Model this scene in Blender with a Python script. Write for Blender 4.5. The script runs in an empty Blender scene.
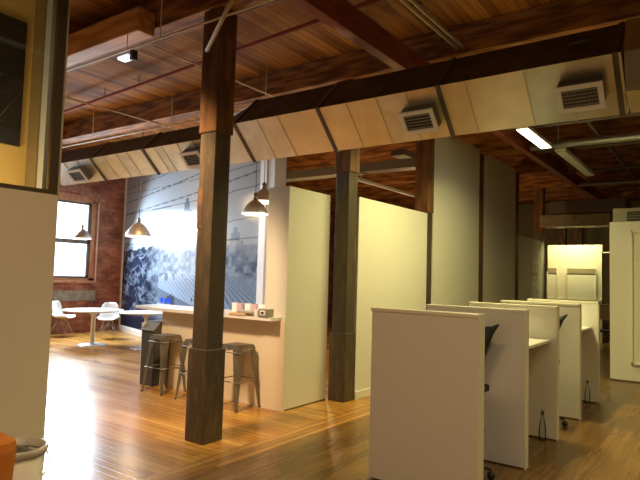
import bpy, bmesh, math, random
from mathutils import Vector, Matrix
random.seed(7)
S = bpy.context.scene
COL = S.collection

# ------------------------------------------------------------------ camera
F_PX, YAW, PITCH, ROLL = 564.486, .625856, .0627606, .0288189
cam = bpy.data.cameras.new('camera')
cam.sensor_fit = 'HORIZONTAL'; cam.sensor_width = 36
cam.lens = F_PX / 640 * 36
cam.clip_start = .05; cam.clip_end = 200
co = bpy.data.objects.new('camera', cam); COL.objects.link(co)
cy, sy, cp, sp = math.cos(YAW), math.sin(YAW), math.cos(PITCH), math.sin(PITCH)
fw = Vector((-sy*cp, cy*cp, sp)); rt = Vector((cy, sy, 0)); up = rt.cross(fw)
cr, sr = math.cos(ROLL), math.sin(ROLL)
r2 = cr*rt + sr*up; u2 = -sr*rt + cr*up
co.matrix_world = Matrix(((r2.x, u2.x, -fw.x, 0), (r2.y, u2.y, -fw.y, 0), (r2.z, u2.z, -fw.z, 1.6), (0, 0, 0, 1)))
S.camera = co

# ------------------------------------------------------------------ world, view
w = bpy.data.worlds.new('world'); S.world = w; w.use_nodes = True
w.node_tree.nodes['Background'].inputs[0].default_value = (.80, .90, 1, 1)
w.node_tree.nodes['Background'].inputs[1].default_value = 3.5
S.view_settings.view_transform = 'Standard'; S.view_settings.look = 'None'
S.view_settings.exposure = 0.0; S.view_settings.gamma = 1; S.view_settings.use_curve_mapping = False
S.cycles.max_bounces = 8; S.cycles.diffuse_bounces = 5; S.cycles.glossy_bounces = 4
S.cycles.sample_clamp_indirect = 6; S.cycles.use_denoising = True

def area(name, loc, aim, sx, sy_, power, color, spread=180):
    l = bpy.data.lights.new(name, 'AREA'); l.shape = 'RECTANGLE'; l.size = sx; l.size_y = sy_
    l.energy = power; l.color = color; l.spread = math.radians(spread)
    o = bpy.data.objects.new(name, l); COL.objects.link(o)
    o.location = loc
    o.rotation_euler = (Vector(aim) - Vector(loc)).to_track_quat('-Z', 'Y').to_euler()
    return o
FLUO = (1.0, .90, .38); WARM = (1.0, .66, .32); DAY = (.72, .86, 1.0)
# daylight coming in at the window (inside face of the glass)
area('daylight', (-13.08, 7.62, 2.72), (-6, 6.4, -1.2), 1.0, .95, 310, DAY, 140)
area('daylight', (-13.08, 4.2, 2.7), (-6, 4.0, -1.2), 1.2, 1.1, 200, DAY, 140)  # daylight of the unseen second window, added for the glare
# ceiling tube out of the frame, over the aisle to the right
area('tube_and_fill_light', (1.1, 5.2, 3.6), (1.0, 5.2, 0), .4, 1.4, 52, FLUO, 140)
area('tube_and_fill_light', (.2, .6, 3.7), (.2, 1.2, 0), .4, 1.4, 38, (1, .72, .42), 150)  # unseen warm fill lamp added above the camera
area('tube_and_fill_light', (-1.5, 1.2, 3.9), (-1.9, 1.8, 0), 1.4, .4, 34, WARM, 140)  # second added fill lamp, no fixture around it
def bulb(loc, power, color, rad=.15):
    l = bpy.data.lights.new('fill_bulb', 'POINT'); l.energy = power; l.color = color; l.shadow_soft_size = rad
    o = bpy.data.objects.new('fill_bulb', l); COL.objects.link(o); o.location = loc
bulb((-8.8, 6.5, 3.0), 34, WARM, .3)  # unseen bulb added to warm the ceiling at left
# unseen bulbs added to light the room behind the partitions
bulb((-7.0, 9.6, 2.2), 110, WARM); bulb((-6.6, 13.5, 2.2), 50, WARM)
# unseen spot added to light the bar front
sp_ = bpy.data.lights.new('bar_fill_spot', 'SPOT'); sp_.energy = 800; sp_.color = (1, .70, .40); sp_.spot_size = math.radians(58); sp_.spot_blend = .7; sp_.shadow_soft_size = .22
so_ = bpy.data.objects.new('bar_fill_spot', sp_); COL.objects.link(so_); so_.location = (-4.2, 2.52, 3.9)
so_.rotation_euler = (Vector((-5.2, 5.0, .35)) - Vector((-4.2, 2.52, 3.9))).to_track_quat('-Z', 'Y').to_euler()

# ------------------------------------------------------------------ materials
def new_mat(name):
    m = bpy.data.materials.new(name); m.use_nodes = True
    nt = m.node_tree; return m, nt, nt.nodes['Principled BSDF']
def mat(name, c, rough=.5, metal=0, c2=None, scale=6, detail=4, stretch=(1, 1, 1), bump=0, lo=.4, hi=.62, coat=0):
    m, nt, b = new_mat(name)
    b.inputs['Base Color'].default_value = (*c, 1); b.inputs['Roughness'].default_value = rough
    b.inputs['Metallic'].default_value = metal; b.inputs['Coat Weight'].default_value = coat
    if c2 is not None or bump:
        tc = nt.nodes.new('ShaderNodeTexCoord'); mp = nt.nodes.new('ShaderNodeMapping')
        mp.inputs['Scale'].default_value = stretch
        nz = nt.nodes.new('ShaderNodeTexNoise'); nz.inputs['Scale'].default_value = scale; nz.inputs['Detail'].default_value = detail
        nt.links.new(tc.outputs['Object'], mp.inputs[0]); nt.links.new(mp.outputs[0], nz.inputs['Vector'])
        if c2 is not None:
            rp = nt.nodes.new('ShaderNodeValToRGB')
            rp.color_ramp.elements[0].position = lo; rp.color_ramp.elements[1].position = hi
            rp.color_ramp.elements[0].color = (*c, 1); rp.color_ramp.elements[1].color = (*c2, 1)
            nt.links.new(nz.outputs[0], rp.inputs[0]); nt.links.new(rp.outputs[0], b.inputs['Base Color'])
        if bump:
            bp = nt.nodes.new('ShaderNodeBump'); bp.inputs['Strength'].default_value = bump; bp.inputs['Distance'].default_value = .02
            nt.links.new(nz.outputs[0], bp.inputs['Height']); nt.links.new(bp.outputs[0], b.inputs['Normal'])
    return m
def emit(name, c, s):
    m, nt, b = new_mat(name)
    b.inputs['Base Color'].default_value = (*c, 1)
    b.inputs['Emission Color'].default_value = (*c, 1); b.inputs['Emission Strength'].default_value = s
    return m
def planks(name, along, row, length, ca, cb, gap, rough, grain=.5, rrange=.1, bump=.3, patch=None, board=.45):
    """boards running along 'X' or 'Y'"""
    m, nt, b = new_mat(name); N = nt.nodes.new; L = nt.links.new
    tc = N('ShaderNodeTexCoord'); mp = N('ShaderNodeMapping')
    if along == 'Y': mp.inputs['Rotation'].default_value = (0, 0, math.pi/2)
    L(tc.outputs['Object'], mp.inputs[0])
    br = N('ShaderNodeTexBrick'); br.inputs['Scale'].default_value = 1
    br.inputs['Brick Width'].default_value = length; br.inputs['Row Height'].default_value = row
    br.inputs['Mortar Size'].default_value = row*.035; br.inputs['Mortar Smooth'].default_value = .3
    br.inputs['Color1'].default_value = (0, 0, 0, 1); br.inputs['Color2'].default_value = (1, 1, 1, 1)
    br.inputs['Mortar'].default_value = (0, 0, 0, 1); br.offset = .37; br.offset_frequency = 3
    L(mp.outputs[0], br.inputs['Vector'])
    mp2 = N('ShaderNodeMapping'); mp2.inputs['Scale'].default_value = (1.2, 16, 1); L(mp.outputs[0], mp2.inputs[0])
    gn = N('ShaderNodeTexNoise'); gn.inputs['Scale'].default_value = 1.6; gn.inputs['Detail'].default_value = 7; L(mp2.outputs[0], gn.inputs['Vector'])
    mp3 = N('ShaderNodeMapping'); mp3.inputs['Scale'].default_value = (.5, 2.2, 1); L(mp.outputs[0], mp3.inputs[0])
    bn = N('ShaderNodeTexNoise'); bn.inputs['Scale'].default_value = 1.3; bn.inputs['Detail'].default_value = 3.2; L(mp3.outputs[0], bn.inputs['Vector'])
    def mth(op, a, c):
        n = N('ShaderNodeMath'); n.operation = op
        for i, v in enumerate((a, c)):
            if isinstance(v, (int, float)): n.inputs[i].default_value = v
            else: L(v, n.inputs[i])
        return n.outputs[0]
    sep = N('ShaderNodeSeparateColor'); L(br.outputs['Color'], sep.inputs[0])
    f = mth('ADD', mth('MULTIPLY', sep.outputs[0], board), mth('MULTIPLY', mth('SUBTRACT', gn.outputs[0], .5), grain*1.6))
    f = mth('ADD', f, mth('MULTIPLY', mth('SUBTRACT', bn.outputs[0], .42), 1.1))
    rp = N('ShaderNodeValToRGB'); rp.color_ramp.elements[0].position = .0; rp.color_ramp.elements[1].position = .75
    rp.color_ramp.elements[0].color = (*ca, 1); rp.color_ramp.elements[1].color = (*cb, 1); L(f, rp.inputs[0])
    mx = N('ShaderNodeMix'); mx.data_type = 'RGBA'; L(br.outputs['Fac'], mx.inputs[0]); L(rp.outputs[0], mx.inputs[6]); mx.inputs[7].default_value = (*gap, 1)
    out = mx.outputs[2]
    if patch:
        pn = N('ShaderNodeTexNoise'); pn.inputs['Scale'].default_value = .9; pn.inputs['Detail'].default_value = 2.5; L(mp3.outputs[0], pn.inputs['Vector'])
        pr_ = N('ShaderNodeValToRGB'); pr_.color_ramp.elements[0].position = .52; pr_.color_ramp.elements[1].position = .78; L(pn.outputs[0], pr_.inputs[0])
        m2 = N('ShaderNodeMix'); m2.data_type = 'RGBA'; L(pr_.outputs[0], m2.inputs[0]); L(out, m2.inputs[6]); m2.inputs[7].default_value = (*patch, 1)
        out = m2.outputs[2]
    L(out, b.inputs['Base Color'])
    L(mth('ADD', mth('MULTIPLY', bn.outputs[0], rrange), rough - rrange/2), b.inputs['Roughness'])
    bp = N('ShaderNodeBump'); bp.inputs['Strength'].default_value = bump; bp.inputs['Distance'].default_value = .006
    L(mth('SUBTRACT', mth('MULTIPLY', gn.outputs[0], .4), br.outputs['Fac']), bp.inputs['Height']); L(bp.outputs[0], b.inputs['Normal'])
    return m
def brick_mat(name):
    m, nt, b = new_mat(name); N = nt.nodes.new; L = nt.links.new
    tc = N('ShaderNodeTexCoord'); sx = N('ShaderNodeSeparateXYZ'); cx = N('ShaderNodeCombineXYZ')
    L(tc.outputs['Object'], sx.inputs[0]); L(sx.outputs[1], cx.inputs[0]); L(sx.outputs[2], cx.inputs[1])
    br = N('ShaderNodeTexBrick'); br.inputs['Scale'].default_value = 1
    br.inputs['Brick Width'].default_value = .21; br.inputs['Row Height'].default_value = .078
    br.inputs['Mortar Size'].default_value = .007; br.inputs['Mortar Smooth'].default_value = .4
    br.inputs['Color1'].default_value = (.30, .10, .055, 1); br.inputs['Color2'].default_value = (.48, .20, .12, 1)
    br.inputs['Mortar'].default_value = (.30, .20, .16, 1); L(cx.outputs[0], br.inputs['Vector'])
    nz = N('ShaderNodeTexNoise'); nz.inputs['Scale'].default_value = 2.2; nz.inputs['Detail'].default_value = 6; L(cx.outputs[0], nz.inputs['Vector'])
    rp = N('ShaderNodeValToRGB'); rp.color_ramp.elements[0].position = .35; rp.color_ramp.elements[1].position = .7
    rp.color_ramp.elements[0].color = (.5, .45, .45, 1); rp.color_ramp.elements[1].color = (1.25, 1.15, 1.1, 1); L(nz.outputs[0], rp.inputs[0])
    mx = N('ShaderNodeMix'); mx.data_type = 'RGBA'; mx.blend_type = 'MULTIPLY'; mx.inputs[0].default_value = 1
    L(br.outputs['Color'], mx.inputs[6]); L(rp.outputs[0], mx.inputs[7]); L(mx.outputs[2], b.inputs['Base Color'])
    b.inputs['Roughness'].default_value = .85
    bp = N('ShaderNodeBump'); bp.inputs['Strength'].default_value = .5; bp.inputs['Distance'].default_value = .01; bp.invert = True
    L(br.outputs['Fac'], bp.inputs['Height']); L(bp.outputs[0], b.inputs['Normal'])
    return m
def glass_mat(name, tint, refl=.12):
    m, nt, b = new_mat(name); N = nt.nodes.new; L = nt.links.new
    nt.nodes.remove(b)
    t = N('ShaderNodeBsdfTransparent'); t.inputs[0].default_value = (*tint, 1)
    g = N('ShaderNodeBsdfGlossy'); g.inputs['Roughness'].default_value = .03; g.inputs['Color'].default_value = (1, 1, 1, 1)
    fr = N('ShaderNodeFresnel'); fr.inputs[0].default_value = 1.45
    mx = N('ShaderNodeMixShader'); L(fr.outputs[0], mx.inputs[0]); L(t.outputs[0], mx.inputs[1]); L(g.outputs[0], mx.inputs[2])
    L(mx.outputs[0], nt.nodes['Material Output'].inputs[0])
    return m

AMB_A, AMB_B = (.34, .145, .024), (.72, .40, .095)
M = {}
M['floor_x'] = planks('floor_boards_across', 'X', .085, 1.9, AMB_A, AMB_B, (.12, .05, .014), .24, grain=.35, rrange=.14, bump=.2, board=.28)
M['floor_y'] = planks('floor_boards_along', 'Y', .07, 2.2, (.13, .060, .012), (.40, .205, .048), (.08, .04, .012), .27, grain=.45, rrange=.16, bump=.2, patch=(.11, .06, .02), board=.2)
M['floor_border'] = planks('floor_border_boards', 'Y', .085, 3.4, (.24, .105, .02), (.54, .28, .07), (.06, .025, .008), .26, grain=.5)
M['ceil'] = planks('ceiling_planks', 'Y', .105, 2.6, (.16, .055, .009), (.50, .205, .036), (.04, .015, .005), .8, grain=.4, bump=.4)
M['ceil'].node_tree.nodes['Principled BSDF'].inputs['Specular IOR Level'].default_value = .12
M['brick'] = brick_mat('brick')
M['white'] = mat('white_wall_paint', (.74, .71, .60), .62)
M['cub'] = mat('cubicle_laminate', (.72, .69, .64), .42)
M['cubcap'] = mat('cubicle_edge', (.76, .72, .60), .4)
M['timber'] = mat('raw_timber', (.09, .034, .010), .65, c2=(.22, .095, .028), scale=2.2, stretch=(6, 6, 1), detail=7, bump=.35)
M['beam'] = mat('beam_timber', (.14, .052, .010), .8, c2=(.42, .18, .042), scale=2.0, stretch=(1, 7, 7), detail=7, bump=.4)
M['bolster'] = mat('bolster_timber', (.46, .20, .06), .62, c2=(.70, .34, .12), scale=2.0, stretch=(1, 7, 7), detail=7, bump=.3)
M['girder'] = mat('red_painted_beam', (.20, .035, .012), .5, c2=(.30, .080, .026), scale=2.5, stretch=(5, 1, 5), detail=6, bump=.2)
M['dark'] = mat('dark_painted_post', (.075, .055, .034), .42, c2=(.14, .098, .055), scale=3, stretch=(5, 5, 1.2), detail=8, bump=.35, lo=.5, hi=.75)
M['galv'] = mat('galvanised_duct', (.74, .71, .60), .36, .88, c2=(.86, .83, .72), scale=4, detail=9, bump=.04)
M['duct_top'] = mat('brown_duct_top', (.085, .062, .036), .75, .1, c2=(.13, .098, .058), scale=5, detail=7)
M['galvseam'] = mat('duct_seam', (.60, .54, .40), .45, .6)
M['flange'] = mat('duct_flange', (.13, .12, .10), .5, .5)
M['grille'] = mat('white_grille', (.86, .86, .82), .45)
M['slot'] = mat('grille_shadow_slot', (.04, .037, .03), .6)
M['dgalv'] = mat('dark_galvanised', (.20, .19, .155), .5, .4)
M['pipe_red'] = mat('red_sprinkler_pipe', (.32, .06, .018), .9)
M['conduit'] = mat('pale_conduit', (.74, .62, .44), .6)
M['darkpipe'] = mat('dark_iron_pipe', (.15, .12, .085), .5, .3)
M['steelblue'] = mat('zinc_tube', (.70, .76, .80), .4, .2)
M['stick'] = mat('pale_wood_batten', (.55, .38, .20), .6, c2=(.42, .27, .13), stretch=(8, 8, 1))
M['bar'] = mat('bar_front_paint', (.84, .72, .54), .5)
M['top'] = mat('white_solid_top', (.84, .83, .80), .25)
M['gun'] = mat('gunmetal_steel', (.19, .17, .125), .42, .6, c2=(.26, .235, .175), scale=9)
M['shell'] = mat('white_plastic_shell', (.86, .87, .86), .32)
M['wire'] = mat('chrome_wire', (.55, .53, .50), .25, .9)
M['chrome'] = mat('brushed_column', (.66, .67, .66), .3, .75)
M['lampmetal'] = mat('brushed_lamp_shade', (.60, .52, .44), .42, .7, c2=(.74, .66, .57), scale=3, stretch=(1, 1, 12))
M['lampin'] = mat('white_lamp_inside', (.85, .82, .75), .5)
M['bulb'] = emit('lamp_bulb', (1, .75, .45), 22)
M['tube'] = emit('lit_fluorescent', (1, .95, .62), 9)
M['unlit'] = mat('unlit_diffuser', (.50, .49, .42), .4)
M['black'] = mat('black_mesh_fabric', (.012, .012, .012), .7)
M['blackp'] = mat('black_plastic', (.02, .02, .02), .4)
M['frame'] = mat('window_frame_paint', (.10, .075, .05), .5)
M['wwood'] = mat('window_trim_wood', (.40, .19, .10), .55, c2=(.50, .26, .14), scale=3, stretch=(5, 5, 1))
M['sill'] = mat('grey_sill_stone', (.24, .22, .18), .8, c2=(.34, .31, .26), scale=7)
M['glass'] = glass_mat('window_glass', (.96, .98, 1))
M['mull'] = mat('bronze_mullion', (.105, .085, .055), .45, .3)
M['yellow'] = mat('ochre_office_wall', (.72, .52, .20), .7)
M['olive'] = mat('olive_wall', (.24, .18, .09), .7)
M['poster'] = mat('black_poster', (.012, .011, .010), .4)
M['posterink'] = mat('poster_ink', (.16, .14, .12), .5)
M['bin'] = mat('white_bin_plastic', (.74, .73, .68), .5)
M['liner'] = mat('clear_bin_liner', (.66, .66, .62), .3, c2=(.50, .50, .46), scale=9)
M['trash'] = mat('dark_rubbish', (.05, .055, .065), .6, c2=(.16, .16, .17), scale=14, lo=.45, hi=.6)
M['orange'] = mat('orange_plastic', (.58, .20, .03), .7)
M['cab'] = mat('dark_grey_cabinet', (.055, .058, .050), .4)
M['cabtop'] = mat('grey_cabinet_top', (.16, .16, .145), .5)
M['strip'] = mat('taupe_strip', (.32, .27, .19), .5)
M['board'] = mat('whiteboard_face', (.80, .79, .70), .2)
M['paper'] = mat('printed_paper', (.72, .70, .62), .6, c2=(.45, .43, .36), scale=9)
M['cardp'] = mat('pink_card', (.55, .38, .42), .6)
M['cardw'] = mat('white_card', (.85, .85, .84), .5)
M['bookc'] = mat('kraft_cover', (.72, .48, .26), .6)
M['bookg'] = mat('grey_cover', (.40, .36, .30), .6)
M['silver'] = mat('silver_case', (.45, .43, .38), .3, .6)
M['back'] = mat('far_wall_paint', (.20, .165, .09), .8)
M['greenglass'] = glass_mat('clear_bottle_glass', (.93, .96, .95))

# ------------------------------------------------------------------ mesh builder
class MB:
    def __init__(s): s.v = []; s.f = []; s.m = []; s.sm = []; s.cur = 0
    def add(s, vs, fs, smooth=False):
        n = len(s.v); s.v += [Vector(v) for v in vs]
        for f in fs: s.f.append(tuple(i+n for i in f)); s.m.append(s.cur); s.sm.append(smooth)
        return s
    def box(s, x0, x1, y0, y1, z0, z1, T=None, bev=0):
        bm = bmesh.new(); bmesh.ops.create_cube(bm, size=1)
        for v in bm.verts: v.co = Vector(((x0+x1)/2 + v.co.x*(x1-x0), (y0+y1)/2 + v.co.y*(y1-y0), (z0+z1)/2 + v.co.z*(z1-z0)))
        if bev: bmesh.ops.bevel(bm, geom=list(bm.edges), offset=bev, segments=2, affect='EDGES', profile=.6)
        bm.verts.index_update()
        vs = [(T @ v.co if T else v.co.copy()) for v in bm.verts]
        fs = [tuple(v.index for v in f.verts) for f in bm.faces]; bm.free()
        return s.add(vs, fs)
    def prism(s, pts, axis, a, b):
        """polygon pts (2-tuples) extruded along axis from a to b; pts give the two other axes in order"""
        def mk(p, t): return {'X': (t, p[0], p[1]), 'Y': (p[0], t, p[1]), 'Z': (p[0], p[1], t)}[axis]
        n = len(pts); vs = [mk(p, a) for p in pts] + [mk(p, b) for p in pts]
        fs = [tuple(range(n))[::-1], tuple(range(n, 2*n))] + [(i, (i+1) % n, n+(i+1) % n, n+i) for i in range(n)]
        return s.add(vs, fs)
    def loft(s, rings, smooth=False, cap=True, close=True):
        n = len(rings[0]); vs = [p for r in rings for p in r]; fs = []
        for k in range(len(rings)-1):
            for i in range(n if close else n-1):
                j = (i+1) % n; fs.append((k*n+i, k*n+j, (k+1)*n+j, (k+1)*n+i))
        if cap: fs += [tuple(range(n))[::-1], tuple((len(rings)-1)*n+i for i in range(n))]
        return s.add(vs, fs, smooth)
    def tube(s, pts, r, n=10, r_end=None):
        pts = [Vector(p) for p in pts]; rings = []
        prev = None
        for i, p in enumerate(pts):
            d = (pts[min(i+1, len(pts)-1)] - pts[max(i-1, 0)]).normalized()
            a = Vector((0, 0, 1)) if abs(d.z) < .9 else Vector((1, 0, 0))
            if prev is not None: a = prev
            x = (a - d*a.dot(d)).normalized(); y = d.cross(x); prev = x
            rr = r if r_end is None else r + (r_end-r)*i/(len(pts)-1)
            rings.append([p + x*rr*math.cos(t*2*math.pi/n) + y*rr*math.sin(t*2*math.pi/n) for t in range(n)])
        return s.loft(rings, smooth=True)
    def lathe(s, prof, c=(0, 0, 0), n=28, cap=False):
        rings = [[(c[0]+r*math.cos(t*2*math.pi/n), c[1]+r*math.sin(t*2*math.pi/n), c[2]+z) for t in range(n)] for r, z in prof]
        return s.loft(rings, smooth=True, cap=cap)
    def build(s, name, mats, parent=None, world=False, mod=None):
        me = bpy.data.meshes.new(name)
        off = Vector(parent.location) if (parent and world) else Vector((0, 0, 0))
        me.from_pydata([v - off for v in s.v], [], s.f)
        if not isinstance(mats, (list, tuple)): mats = [mats]
        for m in mats: me.materials.append(m)
        for p, mi, sm in zip(me.polygons, s.m, s.sm): p.material_index = mi; p.use_smooth = sm
        bm = bmesh.new(); bm.from_mesh(me); bmesh.ops.recalc_face_normals(bm, faces=bm.faces); bm.to_mesh(me); bm.free()
        o = bpy.data.objects.new(name, me); COL.objects.link(o)
        if parent: o.parent = parent
        return o

def tag(o, label=None, cat=None, group=None, kind=None):
    if label: o['label'] = label
    if cat: o['category'] = cat
    if group: o['group'] = group
    if kind: o['kind'] = kind
    return o
def thing(name, label, cat, loc=(0, 0, 0), rz=0, group=None):
    o = bpy.data.objects.new(name, None); COL.objects.link(o); o.empty_display_size = .1
    o.location = loc; o.rotation_euler = (0, 0, rz)
    return tag(o, label, cat, group)
def kids(o): return [c for c in bpy.data.objects if c.parent == o]
def copy_tree(o, parent=None):
    c = o.copy(); COL.objects.link(c)
    if parent: c.parent = parent
    for ch in kids(o): copy_tree(ch, c)
    return c
def place(src, loc, rz=None, label=None):
    c = copy_tree(src); c.location = loc
    if rz is not None: c.rotation_euler = (0, 0, rz)
    if label: c['label'] = label
    return c
def struct(name, mb, m, label=None, parent=None):
    o = mb.build(name, m, parent)
    if not parent: tag(o, label, None, None, 'structure')
    return o

# ------------------------------------------------------------------ room shell
H = 4.55                                  # underside of ceiling planks
XS = -3.42                                # where the floor boards change direction
f = MB()
def slab(x0, x1, y0, y1, z0, z1, mi): f.cur = mi; f.box(x0, x1, y0, y1, z0, z1)
slab(-13.2, XS-.26, -4, 22, -.1, 0, 0)
slab(XS-.26, XS, -4, 22, -.1, 0, 2)
slab(XS, 5, -4, 22, -.1, 0, 1)
struct('floor', f, [M['floor_x'], M['floor_y'], M['floor_border']], 'amber varnished board floor, boards change direction along a border')
struct('ceiling', MB().box(-13.4, 5.2, -4.2, 22.2, H, H+.12), M['ceil'], 'old orange brown plank ceiling')
# brick wall on the left with the window openings
b = MB(); WX = -13.2
wins = [(3.55, 4.85), (6.95, 8.27)]; z0w, z1w = 1.30, 3.30
ys = [-4, 3.55, 4.85, 6.95, 8.40, 22]
def arch(y0, y1, n=10, rise=.17):
    ym = (y0+y1)/2; hw = (y1-y0)/2
    return [(y0 + (y1-y0)*i/n, z1w + rise*(1-((y0+(y1-y0)*i/n-ym)/hw)**2)) for i in range(n+1)]
prev = -4
for (a, c) in [(3.55, 4.99), (6.81, 8.41)]:
    b.box(WX-.3, WX, prev, a, 0, H)
    b.box(WX-.3, WX, a, c, 0, z0w)
    pts = arch(a, c); n = len(pts)
    vs = []
    for x in (WX-.3, WX):
        vs += [(x, y, z) for y, z in pts] + [(x, y, H) for y, z in pts]
    o_ = 2*n; fs = []
    for i in range(n-1):
        fs += [(o_+i, o_+i+1, o_+n+i+1, o_+n+i), (i, i+1, n+i+1, n+i), (i, i+1, o_+i+1, o_+i)]
    b.add(vs, fs)
    prev = c
b.box(WX-.3, WX, prev, 22, 0, H)
struct('wall_left', b, M['brick'], 'red brick wall with tall arched window opening')
# brick arch course over each window
for k, (a, c) in enumerate([(3.55, 4.99), (6.81, 8.41)]):
    mb = MB(); pts = arch(a-.04, c+.04, 26, .2)
    for i in range(26):
        (ya, za), (yb, zb) = pts[i], pts[i+1]
        g = .012
        mb.prism([(ya+g/2, za+.0), (yb-g/2, zb+.0), (yb-g/2+.0, zb+.21), (ya+g/2, za+.21)], 'X', WX+.005, WX+.03)
    struct('trim_%d' % (k+1), mb, mat('arch_brick_%d' % k, (.30, .12, .075), .85, c2=(.42, .24, .17), scale=11), 'arched soldier course of bricks over window')
def window(k, a, c):
    root = tag(bpy.data.objects.new('window_%d' % k, None), 'tall white-glowing sash window in brick wall', None, None, 'structure'); COL.objects.link(root)
    root.location = (WX-.1, (a+c)/2, z0w)
    fr = MB(); x0, x1 = WX-.16, WX-.06
    pts = arch(a, c)
    fr.box(x0, x1, a, a+.10, z0w, z1w+.05); fr.box(x0, x1, c-.12, c, z0w, z1w+.05)
    fr.box(x0, x1, a, c, z0w, z0w+.06)
    fr.prism([(a, z1w-.02)] + pts + [(c, z1w-.02)], 'X', x0, x1)
    fr.build('window_frame', M['wwood'], root, True)
    sa = MB(); x0, x1 = WX-.14, WX-.08
    zm = 2.28
    for (p, q) in ((z0w+.06, zm), (zm, z1w-.02)):
        sa.box(x0, x1, a+.10, a+.15, p, q); sa.box(x0, x1, c-.18, c-.12, p, q)
        sa.box(x0, x1, a+.1, c-.12, p, p+.05); sa.box(x0, x1, a+.1, c-.12, q-.05, q)
    sa.build('sash', M['frame'], root, True)
    MB().box(WX-.115, WX-.11, a+.14, c-.16, z0w+.08, z1w-.04).build('pane', M['glass'], root, True)
    MB().box(WX-.2, WX+.05, a-.04, c+.04, z0w-.06, z0w, bev=.006).build('window_sill', M['wwood'], root, True)
window(1, 3.55, 4.99); window(2, 6.81, 8.41)  # the first window is out of sight, added for the glare
struct('trim_3', MB().box(WX+.002, WX+.025, 6.7, 8.45, .80, 1.05), M['sill'], 'grey stone band under the window')
# bright vertical edge bead beside window
struct('trim_4', MB().box(WX+.002, WX+.02, 8.415, 8.445, 1.3, 3.35), mat('pale_bead', (.62, .52, .40), .5), 'pale bead beside the window opening')
# wall carrying the mural
P0 = Vector((-13.2, 9.18, 0)); DM = Vector((.9542, -.2992, 0)); NM = Vector((-.2992, -.9542, 0))
def mp_(s_, z, off=0): return P0 + DM*s_ + NM*off + Vector((0, 0, z))
SL = 7.62
def wallslab(s0, s1, z0, z1, o0, o1):
    vs = [mp_(s, z, o) for o in (o0, o1) for s in (s0, s1) for z in (z0, z1)]
    return MB().add(vs, [(0, 1, 3, 2), (4, 6, 7, 5), (0, 4, 5, 1), (2, 3, 7, 6), (0, 2, 6, 4), (1, 5, 7, 3)])
struct('wall_far', wallslab(-.2, SL, 0, H, -.22, 0), mat('mural_wall_paint', (.66, .66, .64), .6), 'white wall carrying the large city mural')
struct('baseboard_far', wallslab(0, SL, 0, .1, .001, .02), M['white'], 'white baseboard under the mural')
struct('wall_back', MB().box(-13.4, 5.2, 22, 22.2, 0, H), M['back'], 'dim far wall of the loft')
struct('wall_right', MB().box(5, 5.2, -4.2, 22, 0, H), M['white'], 'white wall out of view to the right')
struct('wall_front', MB().box(-13.4, 5.2, -4.2, -4, 0, H), M['white'], 'white wall behind the camera')
# kitchen block and the partitions on the column line
struct('wall_corner', MB().box(-4.57, -4.24, 5.22, 6.08, 0, 2.66), M['white'], 'white corner wall at the end of the bar')
struct('trim_5', MB().box(-4.24, -4.236, 5.24, 6.08, 0, .015), M['dark'], 'dark-painted strip for the shadow under the corner wall')  # shadow along the wall foot put in as a dark strip
struct('wall_middle', MB().box(-4.14, -3.955, 6.34, 8.44, 0, 2.66), M['white'], 'low white partition lit yellow green between columns')
struct('baseboard_middle', MB().box(-3.955, -3.94, 6.34, 8.44, 0, .10, bev=.004), M['white'], 'white baseboard of partition')
struct('wall_tall', MB().box(-4.14, -3.97, 8.71, 10.84, 0, 4.2), M['white'], 'full height white partition beside third column')
struct('wall_tall_far', MB().box(-4.14, -3.97, 11.09, 13.2, 0, 4.2), M['white'], 'second full height white partition further back')
struct('wall_low_far', MB().box(-4.14, -3.97, 13.45, 15.58, 0, 2.68), M['white'], 'far low white partition with framed poster')
struct('wall_lit', MB().box(-4.15, -2.75, 16.85, 17.0, 0, 2.65), M['white'], 'far white partition brightly lit from above')
struct('wall_screen', MB().box(-1.62, 1.2, 10.66, 10.8, 0, 2.65), M['white'], 'white partition at right edge of the view')
struct('trim_6', MB().box(-1.63, 1.2, 10.64, 10.66, 0, .02), M['dark'], 'dark gap at the foot of the right partition')
# ceiling joists far right are dark: built as beams below

# ------------------------------------------------------------------ office at the left edge
struct('wall_office', MB().box(-3.82, -3.7, -4, 2.055, 0, 2.095), M['white'], 'white office wall close to the camera at left edge')
g = MB().box(-3.735, -3.705, -4, 2.0, 2.095, 2.125)
g.box(-3.74, -3.70, 1.985, 2.055, 2.095, H)
root = tag(bpy.data.objects.new('window_3', None), 'tall office glazing above the white wall at left edge', None, None, 'structure'); COL.objects.link(root); root.location = (-3.75, 0, 2.1)
g.build('window_frame', M['mull'], root, True)
MB().box(-3.70, -3.693, 2.045, 2.057, 2.095, H).build('edge_bead', mat('pale_edge_bead', (.55, .52, .45), .4), root, True)
MB().box(-3.724, -3.718, -4, 1.99, 2.12, H).build('pane', M['glass'], root, True)
struct('wall_office_inner', MB().box(-4.72, -4.6, -4, 2.34, 0, H), M['yellow'], 'ochre office wall with black poster behind the glass')
struct('wall_office_end', MB().add([(-4.6, 2.34, 0), (-4.28, 2.34, 0), (-3.82, 2.055, 0), (-3.82, 2.0, 0), (-4.29, 2.28, 0), (-4.6, 2.28, 0)] + [(-4.6, 2.34, H), (-4.28, 2.34, H), (-3.82, 2.055, H), (-3.82, 2.0, H), (-4.29, 2.28, H), (-4.6, 2.28, H)],
    [(0, 1, 2, 3, 4, 5), (6, 7, 8, 9, 10, 11)] + [(i, (i+1) % 6, 6+(i+1) % 6, 6+i) for i in range(6)]), mat('grey_white_wall', (.52, .55, .62), .55), 'narrow grey white end wall of the office')
struct('trim_7', MB().box(-4.6, -4.44, 2.265, 2.28, 0, H), M['olive'], 'olive strip beside the ochre wall behind the office glass')
t = thing('poster', 'black poster on the ochre wall behind the office glass', 'poster', (-4.6, 1.8, 2.4))
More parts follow.
